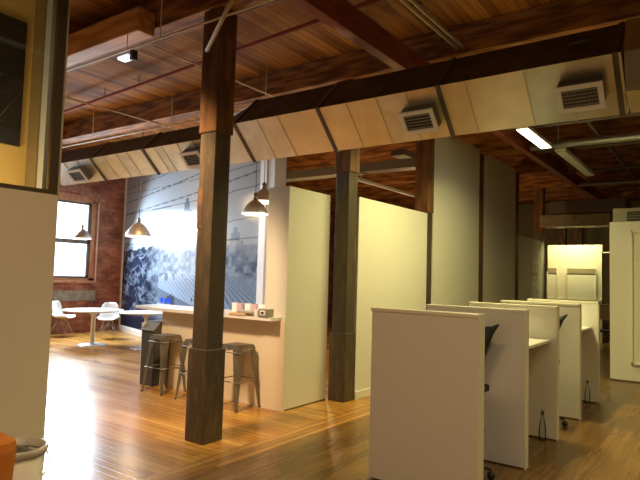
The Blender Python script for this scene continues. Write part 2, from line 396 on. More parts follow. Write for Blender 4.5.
MB().box(-4.598, -4.58, .9, 2.2, 2.56, 3.575).build('sheet', M['poster'], t, True)
mb = MB()
for (y0, z0, y1, z1) in ((1.96, 3.10, 2.03, 3.10), (1.96, 3.17, 1.995, 3.19), (1.99, 2.7, 2.18, 3.0), (1.95, 2.62, 2.1, 2.8)):
    MB().tube([(-4.578, y0, z0), (-4.578, y1, z1)], .0025 if z0 < 3 else .007, 6).build('printed_mark', M['posterink'], t, True)

# ------------------------------------------------------------------ mural (grid with a painted city view)
def hsh(i, j=0):
    n = (i*374761393 + j*668265263) & 0xffffffff; n = ((n ^ (n >> 13))*1274126177) & 0xffffffff
    return ((n ^ (n >> 16)) & 0xffff)/65535
def vn(x, y):
    i, j = math.floor(x), math.floor(y); u, v = x-i, y-j; u = u*u*(3-2*u); v = v*v*(3-2*v)
    return (hsh(i, j)*(1-u)+hsh(i+1, j)*u)*(1-v) + (hsh(i, j+1)*(1-u)+hsh(i+1, j+1)*u)*v
def fb(x, y): return .5*vn(x, y)+.3*vn(x*2.1+5, y*2.1)+.2*vn(x*4.7, y*4.7+9)
def mix(a, c, t): t = max(0, min(1, t)); return tuple(p+(q-p)*t for p, q in zip(a, c))
SKY = (.36, .40, .45); INK = (.010, .018, .038); MIDC = (.085, .13, .21); PALE = (.42, .52, .64)
def paint(s, z):
    c = mix((.42, .47, .52), (.33, .365, .40), (z-2.4)/1.8)
    # skyline towers in haze
    for (x, hw, top, bot, k) in ((4.22, .25, 3.14, 2.0, .85), (3.62, .24, 2.86, 2.0, .6), (4.78, .15, 2.66, 2.0, .75), (6.38, .30, 2.42, 1.9, .5), (5.3, .18, 2.30, 1.9, .4), (5.8, .22, 2.2, 1.9, .4), (2.4, .3, 2.25, 1.9, .3)):
        ww = hw*(.55 if z > top-.25 else 1)*(.5 if z > top-.10 else 1)
        if abs(s-x) < ww and bot < z < top: c = mix(c, MIDC, k)
    # city
    hor = 2.15 + .10*fb(s*2, 1) - .10*(s > 6.6) + (.12 if s < 1.5 else 0)
    if z < hor:
        t = (hor-z)
        n = fb(s*3.2, z*7); blk = hsh(int(s*7+20), int(z*10)+7)
        c = mix(PALE, MIDC, n*1.3 + (blk-.5)*.30)
        if blk > .88: c = mix(c, (.50, .58, .66), .5)
        c = mix(c, SKY, max(0, .6-t*2.6))
        if s < 3.5 and z < 2.25 - .25*fb(s*2.5, 3):                    # dark trees and blocks on the left
            c = mix(c, INK, min(1, (3.5-s)/1.6)*(.35+1.2*n))
        if abs(fb(s*1.3, z*3)-.5) < .018 and s < 3.4: c = mix(c, (.30, .38, .48), .35)
        # rail yard sweeping to the lower right
        if z < 1.55 and s > 2.8:
            v = (1.62-z)
            if s > 5.3:
                q = (s-5.35-.55*v)/(.30+1.35*v)
                band = math.sin(q*26)
                base = mix((.30, .40, .54), (.17, .25, .38), .5+.5*band)
                if abs(math.sin(q*13)) < .16: base = (.06, .10, .18)
                c = mix(c, base, min(1, v*5))
            else:
                q = (s-2.3+1.7*v)
                st = math.sin((s*1.0 + z*2.2)*30)
                c = mix((.42, .52, .66), (.15, .23, .36), .5+.5*st*(fb(s*5, z*5)*1.6-.3))
                if fb(s*2.3+3, z*4) > .60: c = mix(c, INK, .7)
                if z < 1.25-.16*(s-2.6) + .0 and z > .95-.2*(s-2.6): c = mix(c, INK, .55)
        if z < .82 and 2.6 < s < 3.5: c = mix(c, (.02, .05, .5), .0)
        if .90 < z < .99 and 2.95 < s < 3.55 and hsh(int(s*16), 3) > .3: c = (.01, .06, .60)
        if .95 < s < .0: pass
        if z < .75: c = mix(c, INK, (.75-z)*3.0)
    # overhead cables
    for (a, z0, sl, wd) in ((0, 3.74, .035, .010), (0, 3.36, .055, .013), (0, 3.06, .040, .013), (0, 3.06, .006, .009), (0, 2.40, .025, .009), (0, 2.28, -.01, .009), (0, 3.62, -.02, .007)):
        zz = z0 + sl*s - .012*math.sin(s/SL*math.pi)*3
        if abs(z-zz) < wd: c = mix(c, (.06, .08, .11), .75)
    return c
t = thing('city_mural', 'wall-size blue grey city and rail yard photo mural behind the bar', 'mural', mp_(3.6, .1))
mb = MB(); ns, nz = 330, 240; s0, s1, zz0, zz1 = .22, 7.20, .16, 4.22
vs = [mp_(s0+(s1-s0)*i/ns, zz0+(zz1-zz0)*j/nz, .012) for j in range(nz+1) for i in range(ns+1)]
fs = [(j*(ns+1)+i, j*(ns+1)+i+1, (j+1)*(ns+1)+i+1, (j+1)*(ns+1)+i) for j in range(nz) for i in range(ns)]
mb.add(vs, fs)
mm, nt, bs = new_mat('mural_print'); at = nt.nodes.new('ShaderNodeAttribute'); at.attribute_name = 'print'
nt.links.new(at.outputs['Color'], bs.inputs['Base Color']); bs.inputs['Roughness'].default_value = .15; bs.inputs['Specular IOR Level'].default_value = .25
po = mb.build('printed_sheet', mm, t, True)
ca = po.data.color_attributes.new('print', 'FLOAT_COLOR', 'POINT')
buf = []
for j in range(nz+1):
    for i in range(ns+1):
        buf += [*paint(s0+(s1-s0)*i/ns, zz0+(zz1-zz0)*j/nz), 1.0]
ca.data.foreach_set('color', buf)
for nm, a, c, z0, z1 in (('edge_strip', .14, .22, .1, 4.3), ('edge_strip', 7.20, 7.40, .1, 4.3), ('edge_strip', .22, 7.20, .1, .16)):
    x = wallslab(a, c, z0, z1, .001, .02); x.build(nm, M['cardw'], t, True)

# ------------------------------------------------------------------ columns
def column(y, split, label, plinth=True):
    t = thing('timber_column', label, 'column', (-4.085, y+.125, 0), 0, 'columns on the partition line')
    h = .105
    MB().box(-h, h, -h, h, 0, split, bev=.012).build('painted_shaft', M['dark'], t)
    if plinth:
        MB().box(-.128, .125, -.128, .125, 0, .87, bev=.01).build('plinth', M['dark'], t)
    MB().box(-.118, .122, -.118, .118, split, 4.19, bev=.012).build('raw_shaft', M['timber'], t)
    return t
c1 = column(3.72, 2.96, 'nearest timber column, dark painted below and raw brown above, beside the stools')
mb = MB()
for (x, z, r_) in ((-.115, 2.3, .05), (-.06, 2.28, .035), (-.09, 2.2, .03)):
    pass
MB().box(-.105, -.035, -.110, -.102, 2.02, 2.42, bev=.003).build('bare_wood_patch', mat('scuffed_patch', (.09, .05, .03), .6, c2=(.2, .1, .05)), c1)
column(6.10, 2.97, 'second timber column, between the corner wall and yellow-lit partition')
column(8.46, 2.69, 'third timber column, dark below, left of the full height white partition')
column(10.84, .9, 'fourth column, brown strip between the two full height white partitions', False)
column(13.20, .9, 'fifth column, reddish brown, left of the framed poster wall', False)
column(15.58, 2.9, 'sixth column, thin dark post at left of the bright far partition', False)

# ------------------------------------------------------------------ ceiling beams
bl = ['ceiling beam over the nearest column, passing the top left', 'ceiling beam over the second column behind the duct',
      'ceiling beam over the third column', 'ceiling beam over the fourth column', 'ceiling beam over the fifth column', 'ceiling beam over the sixth column',
      'farthest ceiling beam near the far wall']
for k, y in enumerate((3.72, 6.08, 8.46, 10.84, 13.2, 15.58, 18.0)):
    z0 = 4.2 if k < 2 else 4.12
    x0 = -13.19
    if k in (2,): x0 = -13.19
    mb = MB()
    # beams stop at the mural wall where they would cross it
    if y > 7: x0 = max(-13.19, -4.6 if False else -13.2 + (9.18-.22-y)/.3136*1.0 + .0) if y < 8.9 else -13.19
    if 7 < y < 9.4: x0 = -13.2 + max(0, (9.18-y))/.3136 + 1.2
    if y == 6.08: x0 = -13.19
    mb.box(x0, 4.99, y, y+.27, z0, H-.002, bev=.01)
    o = mb.build('ceiling_beam', M['beam']); tag(o, bl[k], 'beam', 'timber ceiling beams')
o = MB().box(-7.6, -4.95, 3.50, 3.715, 4.10, 4.36, bev=.015).build('beam_bolster', M['bolster']); tag(o, 'pale orange timber bolster under the beam at top left', 'bolster')
o = MB().box(-2.99, -2.87, -3.9, 21.9, 3.92, 4.19, bev=.01).build('red_girder', M['girder']); tag(o, 'long dark red girder running back above the duct', 'girder')

# ------------------------------------------------------------------ diamond duct
CY = 4.972
def diamond(cy, cz, d): return [(cy-d, cz), (cy, cz-d), (cy+d, cz), (cy, cz+d)]
t = thing('air_duct', 'long diamond-section galvanised air duct crossing under the ceiling', 'duct', (-2, CY, 3.32))
A = (CY, 3.32, .372); B = (CY, 3.233, .286)
def ring(x, P, g=0): return [(x, y, z) for y, z in diamond(P[0], P[1], P[2]+g)]
def brown_top(mb, nm):
    # faces that look up get the dark brown material
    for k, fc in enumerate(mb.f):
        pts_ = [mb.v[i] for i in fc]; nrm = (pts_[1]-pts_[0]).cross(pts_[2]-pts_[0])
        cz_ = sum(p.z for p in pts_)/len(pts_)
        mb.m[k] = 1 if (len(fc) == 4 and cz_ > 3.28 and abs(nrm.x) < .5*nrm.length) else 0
    return mb.build(nm, [M['galv'], M['duct_top']], t, True)
GV = [M['galv'], mat('galvanised_duct_warm', (.78, .70, .50), .40, .85, c2=(.86, .79, .60), scale=5, detail=9), mat('galvanised_duct_grey', (.56, .57, .48), .34, .88, c2=(.70, .70, .60), scale=3, detail=9),
      mat('galvanised_duct_pale', (.84, .83, .76), .42, .8, c2=(.72, .71, .64), scale=6, detail=9)]
def run(xs, P, order):
    for k in range(len(xs)-1):
        M['galv'] = GV[order[k % len(order)]]
        brown_top(MB().loft([ring(xs[k], P), ring(xs[k+1], P)]), 'duct_section')
run([-4.55, -4.25, -3.95, -3.41, -3.06, -2.72, -2.40, -2.08, -1.83, -1.33, -1.0, -.62], A, [3, 0, 1, 0, 1, 3, 1, 1, 1, 2, 2, 2])
run([-13.15, -11.5, -10.2, -8.9, -8.35, -8.0, -7.62, -7.3, -7.0, -6.75, -6.39, -6.15, -6.0, -5.7, -5.4, -5.1], B, [0, 3, 0, 3, 0])
M['galv'] = GV[0]
brown_top(MB().loft([ring(-5.1, B), ring(-4.55, A)]), 'duct_reducer')
M['galv'] = GV[2]
def band(x, P, w_, g, nm, m): MB().loft([ring(x-w_/2, P, g), ring(x+w_/2, P, g)]).build(nm, m, t, True)
def lowseam(x, P):
    y, z, d = P; g_ = .006
    MB().add([(x+q, yy, zz) for q in (-.005, .005) for yy, zz in ((y-d-g_, z), (y, z-d-g_), (y+d+g_, z), (y, z-d+.02), (y-d+.02, z))],
             [(0, 1, 6, 5), (1, 2, 7, 6), (0, 1, 3, 4), (1, 2, 3), (5, 6, 8, 9), (6, 7, 8)]).build('seam', M['galvseam'], t, True)
for x in (-4.6, -3.41, -2.08, -.66): band(x, A, .04, .016, 'flange', M['flange'])
for x in (-6.39, -7.62, -8.9, -10.2, -11.5): band(x, B, .045, .02, 'flange', M['flange'])
for x in (-4.25, -3.95, -3.06, -2.72, -2.40, -1.83, -1.33, -1.0): lowseam(x, A)
for x in (-5.4, -5.7, -6.0, -6.15, -6.75, -7.0, -7.3, -8.0, -8.35): lowseam(x, B)
MB().box(-1.02, -.86, CY-.25, CY-.2, 3.50, 3.52).build('label_strip', M['dgalv'], t, True)
def diffuser(x0, x1, P, label):
    # box standing out from the sloping lower face, louvred face frame
    c = Vector(((x0+x1)/2, P[0]-P[2]/2, P[1]-P[2]/2))
    u = Vector((1, 0, 0)); v = Vector((0, -1, 1)).normalized(); n = Vector((0, -1, -1)).normalized()
    w_ = (x1-x0)/2; h_ = .105
    d = thing('duct_diffuser', label, 'air vent', c, 0, 'air diffusers on the duct')
    def bx(mb, a0, a1, b0, b1, n0, n1):
        vs = [u*a + v*b_ + n*q for a in (a0, a1) for b_ in (b0, b1) for q in (n0, n1)]
        return mb.add(vs, [(0, 1, 3, 2), (4, 6, 7, 5), (0, 4, 5, 1), (2, 3, 7, 6), (0, 2, 6, 4), (1, 5, 7, 3)])
    bx(MB(), -w_, w_, -h_, h_, .001, .11).build('vent_box', M['dgalv'], d)
    fr = MB(); o_ = .012; i_ = .028
    bx(fr, -w_-o_, w_+o_, h_-i_, h_+o_, .11, .125); bx(fr, -w_-o_, w_+o_, -h_-o_, -h_+i_, .11, .125)
    bx(fr, -w_-o_, -w_+i_, -h_+i_, h_-i_, .11, .125); bx(fr, w_-i_, w_+o_, -h_+i_, h_-i_, .11, .125)
    fr.build('grille_frame', M['grille'], d)
    bx(MB(), -w_+i_, w_-i_, -h_+i_, h_-i_, .1105, .112).build('dark_throat', M['slot'], d)
    lv = MB(); n_ = 5
    for k in range(n_):
        b0 = -h_+i_+(2*(h_-i_))*(k+.5)/n_
        bx(lv, -w_+i_, w_-i_, b0-.003, b0+.003, .112, .124)
    m_ = 5 if x0 < -1.5 else 14
    for k in range(m_ if m_ > 5 else 0):
        a0 = -w_+i_+(2*(w_-i_))*(k+.5)/m_
        bx(lv, a0-.0015, a0+.0015, -h_+i_, h_-i_, .112, .122)
    lv.build('louvres', mat('louvre_grey', (.36, .34, .29), .5), d)
diffuser(-2.47, -2.15, A, 'louvred duct vent above the first cubicle, second vent from the right')
diffuser(-1.08, -.76, A, 'mesh-faced duct vent nearest the right edge of the picture')
diffuser(-5.60, -5.28, B, 'duct vent just left of the nearest column')
diffuser(-8.22, -7.86, B, 'farthest duct vent, in front of the brick wall and window')
# plenum at the right end
t = thing('duct_elbow', 'greenish galvanised elbow at the right end of the duct', 'duct', (-.3, CY, 3.3))
mb = MB(); rings = []
for k in range(9):
    a = k/8*math.pi/2
    cx_ = -.60 + .75*math.sin(a); cy_ = CY + .75*(1-math.cos(a)); r_ = .37
    ux, uy = math.sin(a), -math.cos(a)
    rings.append([(cx_ + ux*q*1, cy_ + uy*q, 3.32+z_) for q, z_ in ((r_, 0), (r_*.75, -r_*.75), (0, -r_), (-r_*.75, -r_*.75), (-r_, 0), (-r_*.75, r_*.75), (0, r_), (r_*.75, r_*.75))])
mb.loft(rings); mb.build('elbow_body', M['galv'], t, True)
mb = MB()
for k in (4,):
    mb.loft([[(p[0], p[1], p[2]) for p in rings[k]], [(p[0]+.02, p[1]+.02, p[2]) for p in rings[k]]])
mb.build('seam', M['galvseam'], t, True)
MB().loft([[(x, p[1], p[2]) for p in rings[-1]] if False else [(p[0], y, p[2]) for p in rings[-1]] for y in (rings[-1][0][1], 9.6)]).build('branch_duct', M['galv'], t, True)

# ------------------------------------------------------------------ pipes and conduits
def pipe(name, pts, r, m, label, cat, hang=None):
    o_ = MB().tube(pts, r, 10)
    if hang:
        for (x, y, z) in hang: o_.tube([(x, y, z), (x, y, H)], .006, 6)
    o = o_.build(name, m); tag(o, label, cat); return o
pipe('pale_conduit', [(-13.1, 3.52, 3.92), (4.9, 3.42, 3.885)], .010, M['conduit'], 'thin pale conduit along the nearest beam, crossing top left', 'conduit', [(-6.5, 3.52, 3.92), (-4.6, 3.52, 3.92), (-2, 3.52, 3.92), (-9, 3.52, 3.92)])
pipe('sprinkler_pipe', [(-13.1, 5.62, 4.40), (-9.64, 5.36, 4.4), (-5.72, 5.04, 4.4), (-4.29, 4.91, 4.4), (4.9, 4.2, 4.4)], .024, M['pipe_red'], 'thin red sprinkler pipe crossing the planks at left', 'pipe', [(-8.2, 5.24, 4.4), (-7.2, 5.16, 4.4)])
pipe('grey_conduit', [(-8.125, 4.0, 4.3), (-8.125, 21.9, 4.3)], .011, M['conduit'], 'thin grey conduit left of the nearest column running back', 'conduit', [(-8.125, 5.2, 4.3), (-8.125, 7.5, 4.3)]) if False else pipe('grey_conduit', [(-8.125, 4.0, 4.19), (-8.125, 7.4, 4.19)], .011, M['conduit'], 'thin grey conduit left of the nearest column running back', 'conduit')
pipe('grey_conduit', [(-5.35, 4.0, 4.19), (-5.35, 6.9, 4.19)], .012, M['conduit'], 'thin grey conduit right of the nearest column above the duct', 'conduit')
pipe('pale_conduit', [(-10.6, 5.8, 3.93), (-4.4, 5.8, 3.93)], .011, M['conduit'], 'thin pale conduit just above the duct at left', 'conduit', [(-9.4, 5.8, 3.93), (-7.2, 5.8, 3.93), (-5.2, 5.8, 3.93)])
pipe('wood_batten', [(-4.04, 3.64, 3.73), (-3.10, 3.16, 4.0)], .02, M['stick'], 'pale slanting batten fixed high on the nearest column', 'batten')
pipe('zinc_tube', [(-5.83, 9.0, 3.5), (-5.83, 13.4, 3.5)], .04, M['steelblue'], 'bluish zinc tube seen between second and third columns', 'pipe', [(-5.83, 9.4, 3.5), (-5.83, 12.8, 3.5)])
# twin rail
t = thing('strut_rail', 'pair of slim pale rails running to the duct at top centre', 'rail', (-1.93, 3, 3.72))
for x in (-1.985, -1.925): MB().box(x-.006, x+.006, -1, 4.80, 3.70, 3.73).build('rail', mat('dull_rail', (.66, .62, .42), .5, .1), t, True)
for y in (.6, 2.2, 3.9): MB().box(-2.0, -1.91, y-.02, y+.02, 3.73, 3.75).tube([(-1.955, y, 3.74), (-1.955, y, H)], .005, 6).build('hanger', M['darkpipe'], t, True)
# overhead services in the dim right back part
pipe('silver_duct', [(-2.75, 10.0, 3.93), (4.8, 10.0, 3.93)], .065, M['galv'], 'round silver pipe crossing behind the lit tube light', 'duct', [(-2.3, 10, 3.93), (0, 10, 3.93)])
lab = ['dark iron pipe in front of silver pipe', 'dark iron pipe just behind the silver pipe', 'third dark pipe behind the silver pipe', 'farthest of the dark ceiling pipes', 'dark pipe near the far bulkhead']
for k, (y, z, r_) in enumerate(((8.9, 4.0, .03), (10.55, 3.97, .035), (12.98, 4.0, .028), (14.2, 3.9, .05), (17.5, 3.9, .05))):
    pipe('iron_pipe', [(-2.8, y, z), (4.9, y, z)], r_, M['darkpipe'], lab[k], 'pipe', [(-2.6, y, z), (.5, y, z)])
pipe('iron_pipe', [(-1.7, 8.7, 4.075), (-1.7, 19, 4.075)], .035, M['darkpipe'], 'dark pipe running back right of the tube lights', 'pipe', [(-1.7, 12, 4.075)])
lab2 = ['grey flat duct seen through the gap right of second column', 'slanting grey duct above the zinc tube']
t = thing('cross_duct', lab2[0], 'duct', (-6, 8.6, 3.75)); MB().box(-8.2, -4.3, 9.2, 9.5, 3.62, 3.79, bev=.01).build('duct_body', M['dgalv'], t, True)
t = thing('cross_duct', lab2[1], 'duct', (-5.5, 9, 3.8)); MB().box(-5.3, -5.0, 9.6, 12.5, 3.96, 4.08, bev=.01).build('duct_body', M['dgalv'], t, True)
for k, y in enumerate((9.9, 10.3)):
    pipe('pale_conduit', [(-11, y, 3.80+.06*k), (-4.2, y, 3.80+.06*k)], .014, M['conduit'], ['nearer', 'farther'][k]+' of two pale conduits crossing between second and third columns', 'conduit')

# tube light fixtures
def fixture(y0, y1, x, z, lit, label):
    t = thing('tube_light_fixture', label, 'light fixture', (x, (y0+y1)/2, z), 0)
    MB().box(x-.09, x+.09, y0, y1, z+.012, z+.07, bev=.008).build('housing', M['grille'], t, True)
    MB().box(x-.078, x+.078, y0+.01, y1-.01, z, z+.011).build('diffuser', M['tube'] if lit else M['unlit'], t, True)
    for y in (y0+.2, y1-.2): MB().tube([(x, y, z+.07), (x, y, H)], .005, 6).build('hanging_rod', M['darkpipe'], t, True)
    if lit:
        l = area('tube_and_fill_light', (x, (y0+y1)/2, z-.01), (x, (y0+y1)/2, 0), .15, y1-y0, lit, FLUO, 150)
fixture(6.15, 7.5, -2.44, 3.84, 105, 'tube light hidden from the camera above the duct')
fixture(8.40, 9.78, -2.44, 3.84, 25, 'glowing tube light under the duct at right')
fixture(10.22, 12.9, -2.32, 3.86, 0, 'unlit pale tube light behind the glowing one')
area('tube_and_fill_light', (-3.4, 16.2, 3.0), (-3.4, 17.0, 1.6), 1.2, .15, 42, FLUO)
area('office_light', (-4.15, 1.2, 2.0), (-4.6, 1.7, 2.2), .3, .3, 14, (1, .72, .3))
# little white track head at top left
t = thing('track_light', 'small glowing white lamp head on conduit at top left', 'light fixture', (-5.15, 3.52, 3.85))
MB().box(-5.24, -5.06, 3.47, 3.57, 3.83, 3.86, bev=.004).build('lamp_head', emit('lamp_head_glow', (.8, .9, 1), 1.2), t, True)
MB().box(-5.05, -5.0, 3.49, 3.55, 3.80, 3.90).build('bracket', M['blackp'], t, True)
MB().tube([(-5.15, 3.52, 3.87), (-5.15, 3.52, H)], .004, 6).build('cord', M['darkpipe'], t, True)
# bulkhead at the back
t = thing('bulkhead_duct', 'tan boxed duct hanging across the far aisle', 'duct', (-3, 15, 3.1))
MB().box(-3.87, -2.25, 14.9, 15.5, 3.0, 3.29, bev=.01).build('duct_body', mat('tan_duct', (.30, .24, .13), .6, c2=(.38, .31, .18)), t, True)
MB().box(-3.6, -1.9, 14.8, 15.7, 3.31, 3.62, bev=.01).build('upper_box', M['darkpipe'], t, True)
for x in (-3.4, -2.1): MB().tube([(x, 15.2, 3.62), (x, 15.2, H)], .012, 6).build('hanging_rod', M['darkpipe'], t, True)
MB().box(-3.5, -2.3, 15.1, 15.4, 3.28, 3.32).build('saddle', M['darkpipe'], t, True)
t = thing('wall_air_unit', 'cream air unit with dark louvres above the right partition', 'air conditioner', (-1.2, 11.0, 2.7))
MB().box(-1.62, -.3, 11.0, 11.5, 2.66, 2.92, bev=.01).build('casing', mat('cream_casing', (.42, .38, .26), .5), t, True)
mb = MB()
for z in (2.70, 2.745, 2.79, 2.83): mb.box(-1.40, -.4, 10.985, 11.0, z, z+.026)
mb.build('louvres', M['slot'], t, True)

# ------------------------------------------------------------------ pendants
def pendant(name_label, loc, dia):
    R_ = dia/2; t = thing('pendant_lamp', name_label, 'pendant lamp', loc, 0, 'brushed metal dome pendants')
    hh = R_*1.15
    prof = [(R_, 0), (R_*.97, hh*.14), (R_*.86, hh*.36), (R_*.66, hh*.62), (R_*.42, hh*.84), (R_*.20, hh*.97), (R_*.13, hh)]
    inner = [(p*.97, z-.004) for p, z in prof][::-1]
    MB().lathe(prof + inner, n=32).build('shade', M['lampmetal'], t)
    rm = MB().lathe([(R_*1.01, .0), (R_*1.01, .012), (R_*.93, .012), (R_*.93, -.004), (R_*1.01, 0)], n=32); rm.build('rim', emit('glowing_rim', (1, .88, .70), 2.2), t)
    MB().lathe([(.018, hh*.98), (.03, hh*.98), (.035, hh+.07), (.012, hh+.10), (.012, hh*.98)], n=14).build('socket', M['gun'], t)
    MB().lathe([(.001, hh*.25), (.04, hh*.32), (.05, hh*.5), (.03, hh*.7), (.015, hh*.8)], n=14).build('bulb', M['bulb'], t)
    MB().tube([(0, 0, hh+.09), (0, 0, H-loc[2])], .006, 6).build('cord', M['darkpipe'], t)
    l = bpy.data.lights.new('pendant_bulb', 'POINT'); l.energy = 14; l.color = (1, .70, .42); l.shadow_soft_size = .06
    lo = bpy.data.objects.new('pendant_bulb', l); COL.objects.link(lo); lo.location = (loc[0], loc[1], loc[2]+.02)
    return t
pendant('metal dome pendant hanging before the glare on the mural', (-9.68, 7.10, 2.28), .50)
pendant('metal dome pendant in front of the bright window', (-12.3, 7.46, 2.30), .42)
pendant('lower of the two lit pendants over the bar', (-5.43, 5.92, 2.44), .37)
pendant('upper lit pendant partly behind the lower one over the bar', (-5.72, 6.42, 2.69), .36)

# ------------------------------------------------------------------ bar
t = thing('bar_counter', 'long cream-fronted bar with white top beside the stools', 'bar', (-5.4, 5.3, 0))
MB().box(-6.48, -4.575, 5.22, 5.40, 0, 1.05).build('front_panel', M['bar'], t, True)
mb = MB().prism([(-6.48, 5.03), (-4.30, 5.03), (-4.30, 5.215), (-4.58, 5.215), (-4.58, 5.70), (-7.2, 5.70), (-7.0, 5.15)], 'Z', 1.052, 1.09)
mb.build('countertop', M['top'], t, True)
MB().box(-4.57, -4.24, 5.205, 5.218, 0, 1.05).build('end_panel', M['bar'], t, True)
# things on the bar
t = thing('price_terminal', 'small silver box with dark display at right end of bar', 'device', (-4.42, 5.05, 1.09))
MB().box(-4.50, -4.34, 5.02, 5.12, 1.091, 1.19, bev=.008).build('case', M['silver'], t, True)
MB().box(-4.465, -4.385, 5.012, 5.02, 1.115, 1.17).build('screen_bezel', M['cardw'], t, True)
MB().box(-4.445, -4.405, 5.006, 5.012, 1.13, 1.155).build('screen', M['slot'], t, True)
o = MB().box(-4.98, -4.72, 5.02, 5.2, 1.091, 1.12, bev=.003).build('magazine', M['bookc']); tag(o, 'kraft brown magazine at bottom of the pair on the bar', 'magazine')
o = MB().box(-4.86, -4.58, 5.03, 5.2, 1.121, 1.145, bev=.003).build('magazine', M['bookg']); tag(o, 'grey magazine lying on top of the kraft one on the bar', 'magazine')
o = MB().box(-4.57, -4.52, 5.03, 5.10, 1.091, 1.17, bev=.006).build('glass_tumbler', M['cardw']); tag(o, 'small white cup between the magazines and silver box', 'cup')
for k, (x, m) in enumerate(((-5.28, 'cardw'), (-5.19, 'cardp'), (-5.05, 'cardw'), (-4.93, 'cardp'), (-4.82, 'cardw'))):
    lb = ['white card at left of the row on bar, beside column', 'pink card second in the row on the bar', 'white card in the middle of the row on bar', 'pink card behind the kraft magazine', 'white card at right end of the row on bar'][k]
    o = MB().box(x-.044, x+.042, 5.42, 5.46, 1.091, 1.21, bev=.003).build('standing_card', M[m]); tag(o, lb, 'card', 'cards standing in a row on the bar')
# dark waste cabinet at the end of the bar
t = thing('waste_cabinet', 'dark grey cabinet with sloped lid against left end of bar', 'cabinet', (-6.63, 5.3, 0))
MB().prism([(5.10, 0), (5.62, 0), (5.62, .86), (5.22, .86), (5.10, .76)], 'X', -6.76, -6.49).build('body', M['cab'], t, True)
MB().prism([(5.085, .752), (5.22, .866), (5.62, .866), (5.62, .885), (5.21, .885), (5.075, .768)], 'X', -6.77, -6.485).build('lid', M['cabtop'], t, True)
MB().box(-6.77, -6.76, 5.1, 5.6, 0, .86).build('side_panel', M['cardw'], t, True)

# ------------------------------------------------------------------ stools
def make_stool(label):
    t = thing('bar_stool', label, 'bar stool', (0, 0, 0), 0, 'metal stools at the bar')
    s_ = .135; bb = .20; h_ = .75
    mb = MB().box(-s_, s_, -s_, s_, h_-.012, h_, bev=.004)
    pts = []
    mb.build('seat', M['gun'], t)
    sk = MB()
    sk.loft([[(-s_-.004, -s_-.004, h_-.012), (s_+.004, -s_-.004, h_-.012), (s_+.004, s_+.004, h_-.012), (-s_-.004, s_+.004, h_-.012)],
             [(-s_-.012, -s_-.012, h_-.05), (s_+.012, -s_-.012, h_-.05), (s_+.012, s_+.012, h_-.05), (-s_-.012, s_+.012, h_-.05)]], cap=False)
    sk.build('seat_skirt', M['gun'], t)
    for sx in (-1, 1):
        for sy_ in (-1, 1):
            lg = MB()
            # folded angle-section leg, wide at the top and tapering to the foot
            def L(c, wd, z):
                a = Vector((c*sx, c*sy_, z)); th = .004
                return [a, a+Vector((-wd*sx, 0, 0)), a+Vector((-wd*sx, -th*sy_, 0)), a+Vector((-th*sx, -th*sy_, 0)), a+Vector((-th*sx, -wd*sy_, 0)), a+Vector((0, -wd*sy_, 0))]
            lg.loft([L(s_+.012, .088, h_-.03), L(s_+.028, .066, h_-.25), L(bb-.01, .042, .18), L(bb, .026, .02)])
            lg.box(bb*sx-.012 if sx > 0 else bb*sx-.008, bb*sx+.008 if sx > 0 else bb*sx+.012, bb*sy_-.012, bb*sy_+.012, 0, .022)
            lg.build('leg', M['gun'], t)
    br = MB()
    for z, r_ in ((.33, .183), (.665, .158)):
        br = MB()
        for (a, c) in (((-1, -1), (1, -1)), ((1, -1), (1, 1)), ((1, 1), (-1, 1)), ((-1, 1), (-1, -1))):
            br.tube([(a[0]*r_, a[1]*r_, z), (c[0]*r_, c[1]*r_, z)], .006, 8)
        br.build('brace', M['gun'], t)
    return t
st = make_stool('left bar stool beside the dark cabinet'); st.location = (-6.11, 5.0, 0)
place(st, (-5.44, 5.0, 0), .0, 'middle bar stool mostly hidden behind the nearest column')
place(st, (-4.785, 5.0, 0), .0, 'right bar stool, right of the nearest column')

